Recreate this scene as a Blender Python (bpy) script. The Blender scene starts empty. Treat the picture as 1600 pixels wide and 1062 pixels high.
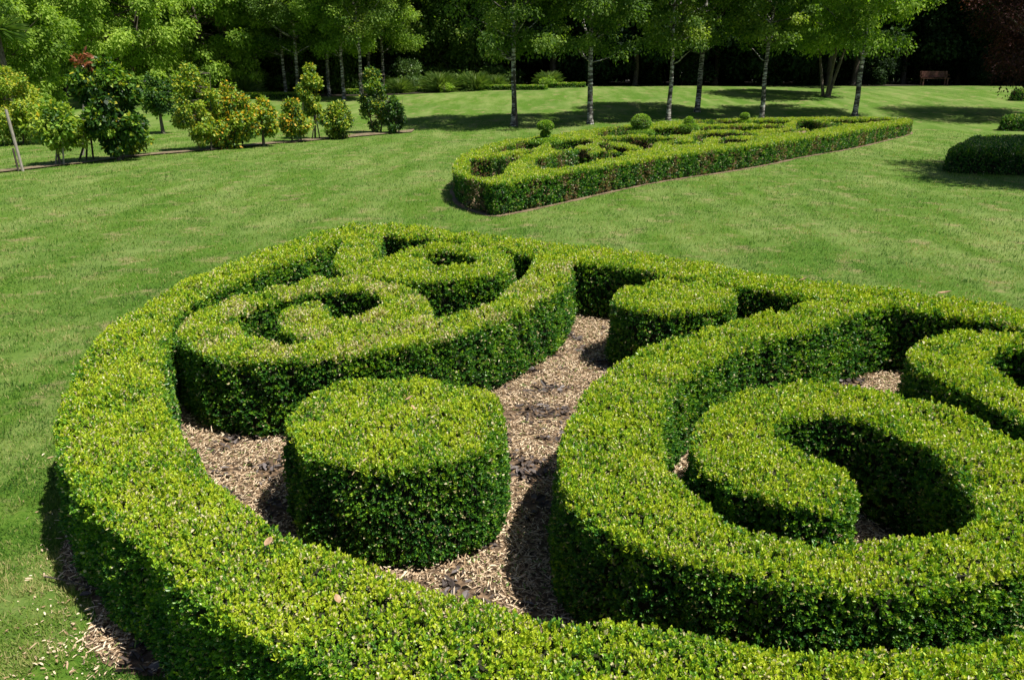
import bpy, math, random
import numpy as np
R = math.radians
rng = np.random.default_rng(7)
random.seed(7)
SC = bpy.context.scene
COL = SC.collection

# ------------------------------------------------------------------ camera
CAM_H, FPX, PITCH = 2.1, 1220.0, R(18.8)
cam = bpy.data.cameras.new('camera'); co = bpy.data.objects.new('camera', cam); COL.objects.link(co)
co.location = (0, 0, CAM_H); co.rotation_euler = (math.pi/2 - PITCH, 0, 0)
cam.sensor_width = 36; cam.lens = 36*FPX/1600; cam.clip_end = 2000; cam.clip_start = .05
SC.camera = co
# ------------------------------------------------------------------ sky and sun
EL, AZX, AZY = R(63), .905, -.425
w = bpy.data.worlds.new('World'); SC.world = w; w.use_nodes = True
nt = w.node_tree; nt.nodes.clear()
sky = nt.nodes.new('ShaderNodeTexSky'); sky.sky_type = 'NISHITA'; sky.sun_disc = False
sky.sun_elevation = EL; sky.sun_rotation = math.atan2(AZX, AZY)
bg = nt.nodes.new('ShaderNodeBackground'); bg.inputs[1].default_value = .05
wo = nt.nodes.new('ShaderNodeOutputWorld')
nt.links.new(sky.outputs[0], bg.inputs[0]); nt.links.new(bg.outputs[0], wo.inputs[0])
sl = bpy.data.lights.new('sun', 'SUN'); sl.energy = 5.0; sl.angle = R(.53); sl.color = (1, .945, .83)
so = bpy.data.objects.new('sun', sl); COL.objects.link(so)
from mathutils import Vector
SUN = Vector((AZX*math.cos(EL), AZY*math.cos(EL), math.sin(EL))).normalized()
so.rotation_euler = (-SUN).to_track_quat('-Z', 'Y').to_euler()
SC.view_settings.view_transform = 'Standard'; SC.view_settings.look = 'None'
SC.view_settings.exposure = .78; SC.view_settings.gamma = 1

# ------------------------------------------------------------------ helpers
def sstep(t):
    t = np.clip(t, 0, 1); return t*t*(3-2*t)
def gz(x, y):                       # height of the terrain
    x = np.asarray(x, float); y = np.asarray(y, float)
    A = .95 + .45*sstep((x+10)/14)
    return A*sstep((y-26)/24) + .012*np.sin(x*.7+y*.4)*sstep((y-8)/10)
def ray(px, py):
    u, v = (px-800)/FPX, (531-py)/FPX
    return np.array([u, math.cos(PITCH)+v*math.sin(PITCH), -math.sin(PITCH)+v*math.cos(PITCH)])
def at(px, py, z=0.0):              # point of the plane at height z seen at a place of the photograph
    d = ray(px, py); t = (z-CAM_H)/d[2]; return np.array([d[0]*t, d[1]*t, z])
def ground(px, py):
    d = ray(px, py); t = 2.0
    while t < 400:
        p = d*t; z = CAM_H+p[2]
        if z <= gz(p[0], p[1]): break
        t += .02
    p = d*t; return np.array([p[0], p[1], float(gz(p[0], p[1]))])
def depth_at(px, Y):                # a ground point at distance Y in the column px
    d = ray(px, 115); x = d[0]/d[1]*Y; return np.array([x, Y, float(gz(x, Y))])
def noise2(x, y, s, seed):
    r = np.random.default_rng(seed); o = 0
    for k in range(6):
        a = r.uniform(0, 6.28); f = r.uniform(.6, 1.7)*6.28/s; ph = r.uniform(0, 6.28)
        o = o + np.sin((x*math.cos(a)+y*math.sin(a))*f+ph)
    return o/3.0
def unit(v): return v/np.maximum(np.linalg.norm(v, axis=-1, keepdims=True), 1e-9)
def randunit(n): return unit(rng.normal(size=(n, 3)))

class MB:
    def __init__(s): s.v = []; s.f = {}; s.n = 0; s.t = {}
    def add(s, V, F, tone=None):
        V = np.asarray(V, np.float32); F = np.asarray(F, np.int32)
        k = F.shape[1]
        s.v.append(V); s.f.setdefault(k, []).append(F+s.n)
        s.t.setdefault(k, []).append(np.zeros(len(F), np.float32) if tone is None else np.asarray(tone, np.float32))
        s.n += len(V)
    def mesh(s, name, mat, smooth=False):
        V = np.concatenate(s.v); me = bpy.data.meshes.new(name)
        ks = sorted(s.f); Fs = [np.concatenate(s.f[k]) for k in ks]
        tot = np.concatenate([np.full(len(F), k, np.int32) for F, k in zip(Fs, ks)])
        loops = np.concatenate([F.ravel() for F in Fs])
        me.vertices.add(len(V)); me.vertices.foreach_set('co', V.ravel())
        me.loops.add(len(loops)); me.loops.foreach_set('vertex_index', loops)
        me.polygons.add(len(tot))
        me.polygons.foreach_set('loop_start', np.concatenate([[0], np.cumsum(tot)[:-1]]).astype(np.int32))
        me.polygons.foreach_set('loop_total', tot)
        me.polygons.foreach_set('use_smooth', np.full(len(tot), smooth))
        T = np.concatenate([np.concatenate(s.t[k]) for k in ks])
        a = me.attributes.new('tone', 'FLOAT', 'FACE'); a.data.foreach_set('value', T)
        me.update(calc_edges=True); me.materials.append(mat)
        return me
    def build(s, name, mat, parent=None, smooth=False):
        return link(name, s.mesh(name, mat, smooth), parent)
def link(name, me, parent=None):
    o = bpy.data.objects.new(name, me); COL.objects.link(o)
    if parent: o.parent = parent
    return o
def tag(o, label=None, cat=None, group=None, kind=None):
    if label: o['label'] = label
    if cat: o['category'] = cat
    if group: o['group'] = group
    if kind: o['kind'] = kind
    return o
def empty(name, loc, rz=0, sc=1):
    o = bpy.data.objects.new(name, None); COL.objects.link(o); o.location = [float(c) for c in loc]
    o.rotation_euler = (0, 0, rz); o.scale = (sc,)*3 if np.isscalar(sc) else sc
    o.empty_display_size = .1
    return o
def tube(mb, P, r, n=8, cap=True, tone=.5):
    P = np.asarray(P, float); m = len(P); r = np.broadcast_to(np.asarray(r, float), (m,))
    T = unit(np.gradient(P, axis=0)); ref = np.array([1., 0, 0]) if abs(T[0][0]) < .8 else np.array([0, 1., 0])
    A = unit(np.cross(T, ref)); B = np.cross(T, A); th = np.arange(n)*2*math.pi/n
    V = P[:, None]+r[:, None, None]*(np.cos(th)[None, :, None]*A[:, None]+np.sin(th)[None, :, None]*B[:, None])
    i = np.arange(m-1)[:, None]*n; j = np.arange(n)[None]; k = (j+1) % n
    F = np.stack([i+j, i+k, i+n+k, i+n+j], -1).reshape(-1, 4)
    mb.add(V.reshape(-1, 3), F, np.full(len(F), tone))
    if cap:
        mb.add(V[-1], np.arange(n)[None], [tone]); mb.add(V[0], np.arange(n)[::-1][None], [tone])
def box(mb, c, s, rz=0, tone=.5, ry=0):
    s = np.array(s)/2; V = np.array([[x, y, z] for x in (-1, 1) for y in (-1, 1) for z in (-1, 1)])*s
    a, b = math.cos(ry), math.sin(ry); V = V@np.array([[a, 0, -b], [0, 1, 0], [b, 0, a]])
    a, b = math.cos(rz), math.sin(rz); V = V@np.array([[a, b, 0], [-b, a, 0], [0, 0, 1]])
    F = [[0, 1, 3, 2], [4, 6, 7, 5], [0, 4, 5, 1], [2, 3, 7, 6], [0, 2, 6, 4], [1, 5, 7, 3]]
    mb.add(V+np.array(c), F, [tone]*6)
def leaves(mb, P, A, N, L, W, tone, six):
    A = unit(A); B = unit(np.cross(A, N)); N = np.cross(B, A)
    L = np.broadcast_to(L, (len(P),))[:, None]; W = np.broadcast_to(W, (len(P),))[:, None]
    n = len(P); i = np.arange(n)[:, None]
    if six:
        V = np.stack([P, P+A*L*.33+B*W*.46+N*W*.14, P+A*L*.74+B*W*.4+N*W*.14, P+A*L-N*L*.06,
                      P+A*L*.74-B*W*.4+N*W*.14, P+A*L*.33-B*W*.46+N*W*.14], 1).reshape(-1, 3)
        F = np.stack([i*6+np.array([[0, 3, 2, 1]]), i*6+np.array([[0, 5, 4, 3]])], 1).reshape(-1, 4)
        mb.add(V, F, np.repeat(tone, 2))
    else:
        V = np.stack([P, P+A*L*.5+B*W*.5+N*W*.1, P+A*L, P+A*L*.5-B*W*.5+N*W*.1], 1).reshape(-1, 3)
        mb.add(V, i*4+np.array([[0, 3, 2, 1]]), tone)

# ------------------------------------------------------------------ materials
def mat(name):
    m = bpy.data.materials.new(name); m.use_nodes = True
    t = m.node_tree; t.nodes.clear()
    return m, t, (lambda ty: t.nodes.new(ty)), t.links.new
def ramp_set(r, stops):
    e = r.color_ramp.elements
    while len(e) > 1: e.remove(e[-1])
    e[0].position = stops[0][0]; e[0].color = (*stops[0][1], 1)
    for p, c in stops[1:]:
        x = e.new(p); x.color = (*c, 1)
def leaf_mat(name, stops, trans=.3, rough=.45, spec=.4):
    m, t, N, Lk = mat(name)
    a = N('ShaderNodeAttribute'); a.attribute_name = 'tone'
    r = N('ShaderNodeValToRGB'); ramp_set(r, stops); Lk(a.outputs['Fac'], r.inputs[0])
    p = N('ShaderNodeBsdfPrincipled'); Lk(r.outputs[0], p.inputs['Base Color'])
    p.inputs['Roughness'].default_value = rough; p.inputs['Specular IOR Level'].default_value = spec
    tr = N('ShaderNodeBsdfTranslucent')
    mx = N('ShaderNodeMixRGB'); mx.blend_type = 'MULTIPLY'; mx.inputs[0].default_value = 1; mx.inputs[2].default_value = (1.5, 1.6, .5, 1)
    Lk(r.outputs[0], mx.inputs[1]); Lk(mx.outputs[0], tr.inputs[0])
    ms = N('ShaderNodeMixShader'); ms.inputs[0].default_value = trans
    Lk(p.outputs[0], ms.inputs[1]); Lk(tr.outputs[0], ms.inputs[2])
    o = N('ShaderNodeOutputMaterial'); Lk(ms.outputs[0], o.inputs[0])
    return m
def simple_mat(name, stops, scale=8, rough=.8, stretch=(1, 1, 1), bump=.3, detail=6, spec=.3):
    m, t, N, Lk = mat(name)
    tc = N('ShaderNodeTexCoord'); mp = N('ShaderNodeMapping'); mp.inputs['Scale'].default_value = stretch
    Lk(tc.outputs['Object'], mp.inputs[0])
    n = N('ShaderNodeTexNoise'); n.inputs['Scale'].default_value = scale; n.inputs['Detail'].default_value = detail
    Lk(mp.outputs[0], n.inputs['Vector'])
    r = N('ShaderNodeValToRGB'); ramp_set(r, stops); Lk(n.outputs[0], r.inputs[0])
    p = N('ShaderNodeBsdfPrincipled'); Lk(r.outputs[0], p.inputs['Base Color'])
    p.inputs['Roughness'].default_value = rough; p.inputs['Specular IOR Level'].default_value = spec
    b = N('ShaderNodeBump'); b.inputs['Strength'].default_value = bump; b.inputs['Distance'].default_value = .02
    Lk(n.outputs[0], b.inputs['Height']); Lk(b.outputs[0], p.inputs['Normal'])
    o = N('ShaderNodeOutputMaterial'); Lk(p.outputs[0], o.inputs[0])
    return m
M = {}
M['box'] = leaf_mat('box_leaf', [(0, (.010, .036, .010)), (.3, (.034, .135, .018)), (.5, (.12, .27, .02)),
    (.7, (.275, .415, .018)), (.84, (.41, .48, .03)), (.855, (.15, .105, .06)), (.885, (.22, .15, .085)), (.9, (.38, .33, .12)), (.95, (.50, .44, .23)), (1, (.66, .61, .41))], .25, .4, .45)
M['core'] = simple_mat('hedge_interior', [(.3, (.010, .013, .006)), (.7, (.03, .032, .014))], 60, .95)  # twigs and old leaves, blackened further with the hedge's inner shade
M['grass'] = leaf_mat('grass_blade', [(0, (.018, .060, .008)), (.3, (.044, .122, .011)), (.5, (.088, .178, .018)), (.65, (.145, .215, .035)),
    (.8, (.21, .235, .07)), (1, (.38, .33, .16))], .25, .7, .1)
M['birch'] = leaf_mat('birch_leaf', [(0, (.025, .07, .012)), (.4, (.075, .145, .022)), (.7, (.16, .25, .04)), (1, (.30, .38, .08))], .45, .6, .25)
M['lime'] = leaf_mat('bright_leaf', [(0, (.045, .11, .012)), (.4, (.16, .27, .03)), (.7, (.27, .39, .055)), (1, (.38, .50, .09))], .45, .6, .25)
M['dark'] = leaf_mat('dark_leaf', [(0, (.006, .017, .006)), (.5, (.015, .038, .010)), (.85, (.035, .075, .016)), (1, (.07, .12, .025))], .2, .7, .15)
M['copper'] = leaf_mat('copper_leaf', [(0, (.02, .011, .012)), (.6, (.05, .019, .02)), (1, (.15, .045, .035))], .2, .7, .15)
M['grey'] = leaf_mat('grey_leaf', [(0, (.06, .09, .05)), (.6, (.14, .18, .10)), (1, (.28, .28, .26))], .2)
M['camellia'] = leaf_mat('camellia_leaf', [(0, (.010, .032, .008)), (.35, (.04, .115, .014)), (.66, (.17, .30, .025)),
    (.84, (.36, .38, .03)), (.9, (.50, .36, .02)), (1, (.66, .32, .015))], .3, .5, .35)
M['red'] = leaf_mat('young_red_leaf', [(0, (.10, .06, .02)), (.6, (.22, .07, .03)), (1, (.32, .12, .06))], .2, .35)
M['tuss'] = leaf_mat('tussock_blade', [(0, (.03, .07, .015)), (.5, (.10, .19, .04)), (1, (.24, .31, .10))], .25)
M['chip'] = leaf_mat('wood_chip', [(0, (.06, .035, .02)), (.2, (.30, .205, .12)), (.5, (.53, .405, .285)), (.8, (.69, .565, .42)), (.9, (.76, .66, .50)), (.93, (.12, .2, .05)), (1, (.2, .28, .07))], .05, .8, .2)
M['bark'] = leaf_mat('bark_chip', [(0, (.03, .022, .02)), (.6, (.075, .058, .052)), (1, (.16, .14, .14))], 0, .6, .4)
M['soil'] = simple_mat('mulch_soil', [(.3, (.035, .024, .017)), (.5, (.10, .066, .042)), (.7, (.24, .16, .095))], 25, .95, bump=.8)
M['soilrow'] = simple_mat('row_soil', [(.35, (.10, .075, .045)), (.6, (.2, .155, .10)), (.75, (.12, .15, .05))], 6, .95)
M['edging'] = simple_mat('edging_earth', [(.3, (.09, .065, .04)), (.6, (.20, .14, .09)), (.7, (.10, .13, .04))], 5, .9)
M['stake'] = simple_mat('weathered_wood', [(.3, (.16, .14, .12)), (.7, (.36, .33, .29))], 20, .8, (6, 6, .6))
M['darkstake'] = simple_mat('old_dark_wood', [(.3, (.03, .025, .02)), (.7, (.10, .085, .07))], 20, .8, (6, 6, .6))
M['bench'] = simple_mat('stained_timber', [(.3, (.075, .030, .022)), (.7, (.14, .060, .045))], 20, .6, (1, 6, 6))
M['twig'] = simple_mat('dry_twig', [(.3, (.30, .22, .13)), (.7, (.48, .36, .22))], 30, .8)
M['dryleaf'] = simple_mat('dry_leaf', [(.3, (.22, .13, .07)), (.7, (.42, .28, .17))], 60, .7)
M['bole'] = simple_mat('tree_bark', [(.3, (.05, .04, .032)), (.7, (.16, .135, .11))], 9, .9, (3, 3, .7), .8)
def birch_bark():
    m, t, N, Lk = mat('birch_bark')
    tc = N('ShaderNodeTexCoord'); mp = N('ShaderNodeMapping'); mp.inputs['Scale'].default_value = (1.6, 1.6, 6)
    Lk(tc.outputs['Object'], mp.inputs[0])
    n = N('ShaderNodeTexNoise'); n.inputs['Scale'].default_value = 3.2; n.inputs['Detail'].default_value = 8; Lk(mp.outputs[0], n.inputs['Vector'])
    r = N('ShaderNodeValToRGB'); ramp_set(r, [(.42, (.025, .022, .02)), (.5, (.16, .145, .13)), (.58, (.42, .41, .39)), (.75, (.66, .65, .62))]); Lk(n.outputs[0], r.inputs[0])
    n2 = N('ShaderNodeTexNoise'); n2.inputs['Scale'].default_value = 1.4; Lk(tc.outputs['Object'], n2.inputs['Vector'])
    r2 = N('ShaderNodeValToRGB'); ramp_set(r2, [(.36, (.30, .28, .25)), (.52, (1, 1, 1))]); Lk(n2.outputs[0], r2.inputs[0])
    mx = N('ShaderNodeMixRGB'); mx.blend_type = 'MULTIPLY'; mx.inputs[0].default_value = 1; Lk(r.outputs[0], mx.inputs[1]); Lk(r2.outputs[0], mx.inputs[2])
    p = N('ShaderNodeBsdfPrincipled'); Lk(mx.outputs[0], p.inputs['Base Color']); p.inputs['Roughness'].default_value = .7
    b = N('ShaderNodeBump'); b.inputs['Strength'].default_value = .5; b.inputs['Distance'].default_value = .02
    Lk(n.outputs[0], b.inputs['Height']); Lk(b.outputs[0], p.inputs['Normal'])
    o = N('ShaderNodeOutputMaterial'); Lk(p.outputs[0], o.inputs[0]); return m
M['birchbark'] = birch_bark()
def lawn_mat():
    m, t, N, Lk = mat('lawn_turf')
    g = N('ShaderNodeNewGeometry')
    def nz(scale, det, sx=1, sy=1, rot=0, rough=.6):
        mp = N('ShaderNodeMapping'); mp.inputs['Scale'].default_value = (sx, sy, 1); mp.inputs['Rotation'].default_value = (0, 0, rot)
        Lk(g.outputs['Position'], mp.inputs[0])
        n = N('ShaderNodeTexNoise'); n.inputs['Scale'].default_value = scale; n.inputs['Detail'].default_value = det; n.inputs['Roughness'].default_value = rough
        Lk(mp.outputs[0], n.inputs['Vector']); return n
    def mixc(f, a, b):
        x = N('ShaderNodeMixRGB'); Lk(f, x.inputs[0])
        for s, c in ((1, a), (2, b)):
            if isinstance(c, tuple): x.inputs[s].default_value = (*c, 1)
            else: Lk(c, x.inputs[s])
        return x.outputs[0]
    def rr(n, stops):
        r = N('ShaderNodeValToRGB'); ramp_set(r, [(p, (v, v, v)) for p, v in stops]); Lk(n.outputs[0], r.inputs[0]); return r.outputs[0]
    fine = nz(28, 8, rough=.75); c = N('ShaderNodeValToRGB'); ramp_set(c, [(.3, (.025, .066, .006)), (.5, (.066, .14, .012)), (.7, (.145, .195, .034))]); Lk(fine.outputs[0], c.inputs[0])
    streak = nz(1.3, 7, 1, .22, R(-62)); col = mixc(rr(streak, [(.42, 0), (.66, .7)]), c.outputs[0], (.19, .235, .075))
    patch = nz(.35, 6); col = mixc(rr(patch, [(.4, 0), (.7, .5)]), col, (.035, .10, .008))
    bare = nz(1.9, 9, rough=.7); col = mixc(rr(bare, [(.54, 0), (.66, .85)]), col, (.22, .185, .09))
    p = N('ShaderNodeBsdfPrincipled'); Lk(col, p.inputs['Base Color']); p.inputs['Roughness'].default_value = .85; p.inputs['Specular IOR Level'].default_value = .15
    b = N('ShaderNodeBump'); b.inputs['Strength'].default_value = .6; b.inputs['Distance'].default_value = .03
    Lk(fine.outputs[0], b.inputs['Height']); Lk(b.outputs[0], p.inputs['Normal'])
    o = N('ShaderNodeOutputMaterial'); Lk(p.outputs[0], o.inputs[0]); return m
M['lawn'] = lawn_mat()
M['forestfloor'] = simple_mat('shade_floor', [(.3, (.012, .011, .008)), (.7, (.04, .032, .02))], 3, .95)  # near-black floor colour carries the shade under the wood

# ------------------------------------------------------------------ terrain
def axis(a, b, fine_a, fine_b, s, S):
    return np.unique(np.concatenate([np.arange(a, fine_a, S), np.arange(fine_a, fine_b, s), np.arange(fine_b, b+S, S)]))
xs = axis(-300, 300, -40, 40, .8, 10); ys = axis(-30, 400, -4, 64, .8, 10)
X, Y = np.meshgrid(xs, ys); nx, ny = len(xs), len(ys)
i = np.arange(ny-1)[:, None]*nx; j = np.arange(nx-1)[None]
mb = MB(); mb.add(np.stack([X, Y, gz(X, Y)], -1).reshape(-1, 3), np.stack([i+j, i+j+1, i+nx+j+1, i+nx+j], -1).reshape(-1, 4))
tag(mb.build('lawn', M['lawn'], smooth=True), kind='structure')

# ------------------------------------------------------------------ clipped hedges
HH = .53
def smooth_closed(P, step, corner=()):
    P = np.asarray(P, float); n = len(P); out = []
    for a in range(n):
        p0, p1, p2, p3 = P[a-1], P[a], P[(a+1) % n], P[(a+2) % n]
        k = max(2, int(np.linalg.norm(p2-p1)/step)); t = (np.arange(k)/k)[:, None]
        m1 = (p2-p0)/2; m2 = (p3-p1)/2; l = np.linalg.norm(p2-p1)
        for mm in (m1, m2):
            q = np.linalg.norm(mm)
            if q > 1.2*l: mm *= 1.2*l/q
        t2, t3 = t*t, t**3
        out.append((2*t3-3*t2+1)*p1+(t3-2*t2+t)*m1+(-2*t3+3*t2)*p2+(t3-t2)*m2)
    return np.concatenate(out)
def pxpoly(pts, z, step): return smooth_closed([at(a, b, z)[:2] for a, b in pts], step)
def stroke(pts, z, width, step):        # a band of even width along a line
    C = np.array([at(a, b, z)[:2] for a, b in pts]); out = []
    for a in range(len(C)-1):
        p0, p1, p2, p3 = C[max(a-1, 0)], C[a], C[a+1], C[min(a+2, len(C)-1)]
        k = max(2, int(np.linalg.norm(p2-p1)/step)); t = (np.arange(k)/k)[:, None]; t2, t3 = t*t, t**3
        out.append((2*t3-3*t2+1)*p1+(t3-2*t2+t)*(p2-p0)/2+(-2*t3+3*t2)*p2+(t3-t2)*(p3-p1)/2)
    C = np.concatenate(out+[C[-1:]]); T = unit(np.gradient(C, axis=0)); Nn = np.stack([-T[:, 1], T[:, 0]], 1)*width/2
    e = C[-1]; b = C[0]
    return np.concatenate([C+Nn, [e+T[-1]*width*.3], (C-Nn)[::-1], [b-T[0]*width*.3]])
def grow_(P, d):
    T = unit(np.roll(P, -1, 0)-np.roll(P, 1, 0)); ar = .5*np.sum(P[:, 0]*np.roll(P[:, 1], -1)-np.roll(P[:, 0], -1)*P[:, 1])
    return P+np.stack([T[:, 1], -T[:, 0]], 1)*d*(1 if ar > 0 else -1)
class Raster:
    def __init__(s, polys, res, pad=.3):
        A = np.concatenate(polys); s.res = res; s.o = A.min(0)-pad; s.n = ((A.max(0)+pad-s.o)/res).astype(int)+1
    def fill(s, polys):
        M_ = np.zeros((s.n[1], s.n[0]), bool)
        for P in polys:
            Q = np.roll(P, -1, 0)
            for r in range(s.n[1]):
                y = s.o[1]+(r+.5)*s.res; c = (P[:, 1] > y) != (Q[:, 1] > y)
                if not c.any(): continue
                x = P[c, 0]+(y-P[c, 1])*(Q[c, 0]-P[c, 0])/(Q[c, 1]-P[c, 1])
                ix = np.clip(((np.sort(x)-s.o[0])/s.res+.5).astype(int), 0, s.n[0])
                for a in range(0, len(ix)-1, 2): M_[r, ix[a]:ix[a+1]] ^= True
        return M_
    def look(s, M_, p):
        q = ((p-s.o)/s.res).astype(int); ok = (q >= 0).all(1) & (q < s.n).all(1); o = np.zeros(len(p), M_.dtype)
        o[ok] = M_[q[ok, 1], q[ok, 0]]; return o
def erode_depth(Mk, steps):
    d = np.zeros(Mk.shape, np.uint8); c = Mk.copy()
    for k in range(steps):
        d += c; e = c.copy()
        e[1:] &= c[:-1]; e[:-1] &= c[1:]; e[:, 1:] &= c[:, :-1]; e[:, :-1] &= c[:, 1:]
        if k % 2: e[1:, 1:] &= c[:-1, :-1]; e[:-1, :-1] &= c[1:, 1:]; e[1:, :-1] &= c[:-1, 1:]; e[:-1, 1:] &= c[1:, :-1]
        c = e
    return d
def in_view(p, m=.25):
    v = p-np.array([0, 0, CAM_H]); d = v[:, 1]*math.cos(PITCH)-v[:, 2]*math.sin(PITCH); u = v[:, 1]*math.sin(PITCH)+v[:, 2]*math.cos(PITCH)
    d_ = np.maximum(d, .05); return (d > .1) & (np.abs(v[:, 0]/d_) < 800/FPX+m) & (np.abs(u/d_) < 531/FPX+m)
def leafsize(dist): return .0148*np.maximum(1, np.minimum(dist, 9)/3.2)**.60*np.maximum(1, dist/9)**.35
def sprigs(mb, P, Nrm, tone, per=6, lay=.03, dryf=.05):
    """small shoots with opposite leaves, standing out of the surface"""
    n = len(P)
    if n == 0: return
    dist = np.linalg.norm(P-np.array([0, 0, CAM_H]), axis=1); L = leafsize(dist)*rng.uniform(.75, 1.25, n)
    ax = unit(Nrm+.25*np.array([0, 0, 1])+.75*randunit(n))
    a1 = unit(np.cross(ax, randunit(n))); a2 = np.cross(ax, a1)
    base = P-Nrm*(rng.uniform(0, 1, n)**1.3*lay*np.maximum(1, L/.02))[:, None]-ax*(L*1.6)[:, None]
    six = L.mean() < .028
    for k in range(per):
        ang = (k//2)*math.pi/2+(k % 2)*math.pi+rng.uniform(-.4, .4, n)
        rad = a1*np.cos(ang)[:, None]+a2*np.sin(ang)[:, None]
        op = rng.uniform(.45, 1.15, n)[:, None]*(1-.5*(k//2)/max(1, per//2-1))
        A = ax*np.cos(op)+rad*np.sin(op); Nn = ax*np.sin(op)-rad*np.cos(op)+.35*randunit(n)
        tn = np.clip(tone+rng.normal(0, .07, n)+.05*(k//2), 0, .835); tn = np.where(tone > .85, tone, tn)
        dry = rng.random(n); tn = np.where(dry < dryf, rng.uniform(.9, 1, n), tn)
        leaves(mb, base+ax*(L*.55*(k//2))[:, None], A, Nn, L*rng.uniform(.8, 1.15, n), L*rng.uniform(.5, .68, n), tn, six)
def core_mesh(name, polys, h, inset, z0=0):
    cu = bpy.data.curves.new('tmp', 'CURVE'); cu.dimensions = '2D'; cu.fill_mode = 'BOTH'; cu.extrude = (h-inset)/2
    for P in polys:
        Q = P[::2]; T = unit(np.roll(Q, -1, 0)-np.roll(Q, 1, 0)); Nn = np.stack([T[:, 1], -T[:, 0]], 1)
        ar = .5*np.sum(Q[:, 0]*np.roll(Q[:, 1], -1)-np.roll(Q[:, 0], -1)*Q[:, 1])
        sg = (-1 if ar > 0 else 1)*(1 if P is polys[0] else -1); Q = Q+Nn*inset*sg
        s = cu.splines.new('POLY'); s.points.add(len(Q)-1); s.use_cyclic_u = True
        s.points.foreach_set('co', np.concatenate([Q, np.zeros((len(Q), 1)), np.ones((len(Q), 1))], 1).ravel())
    ob = bpy.data.objects.new('tmp', cu); COL.objects.link(ob); bpy.context.view_layer.update()
    me = bpy.data.meshes.new_from_object(ob.evaluated_get(bpy.context.evaluated_depsgraph_get()))
    bpy.data.objects.remove(ob); bpy.data.curves.remove(cu)
    n = len(me.vertices); V = np.zeros(n*3, np.float32); me.vertices.foreach_get('co', V); V = V.reshape(-1, 3)
    V[:, 2] += (h-inset)/2+z0; V[V[:, 2] < z0+.01, 2] = z0-.02; me.vertices.foreach_set('co', V.ravel()); me.update()
    me.materials.clear(); me.materials.append(M['core']); me.name = name
    return me
def block_core(name, own, ras, h, inset, z0):
    d = erode_depth(own, int(round(inset/ras.res))+1); m_ = d > int(round(inset/ras.res)); m_[0] = m_[-1] = False; m_[:, 0] = m_[:, -1] = False
    mb = MB(); r = ras.res; zt = h+z0-inset; zb = z0-.02
    def quads(idx, offs):
        b = ras.o+idx[:, ::-1]*r; V = np.stack([np.concatenate([b+np.array(o[:2])*r, np.full((len(b), 1), zt if o[2] else zb)], 1) for o in offs], 1).reshape(-1, 3)
        if len(b): mb.add(V, np.arange(len(b))[:, None]*4+np.arange(4)[None])
    quads(np.argwhere(m_), [(0, 0, 1), (1, 0, 1), (1, 1, 1), (0, 1, 1)])
    n = m_.copy(); n[:, :-1] &= ~m_[:, 1:]; quads(np.argwhere(n), [(1, 0, 0), (1, 1, 0), (1, 1, 1), (1, 0, 1)])
    n = m_.copy(); n[:, 1:] &= ~m_[:, :-1]; quads(np.argwhere(n), [(0, 1, 0), (0, 0, 0), (0, 0, 1), (0, 1, 1)])
    n = m_.copy(); n[:-1] &= ~m_[1:]; quads(np.argwhere(n), [(1, 1, 0), (0, 1, 0), (0, 1, 1), (1, 1, 1)])
    n = m_.copy(); n[1:] &= ~m_[:-1]; quads(np.argwhere(n), [(0, 0, 0), (1, 0, 0), (1, 0, 1), (0, 0, 1)])
    return mb.mesh(name, M['core'])
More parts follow.
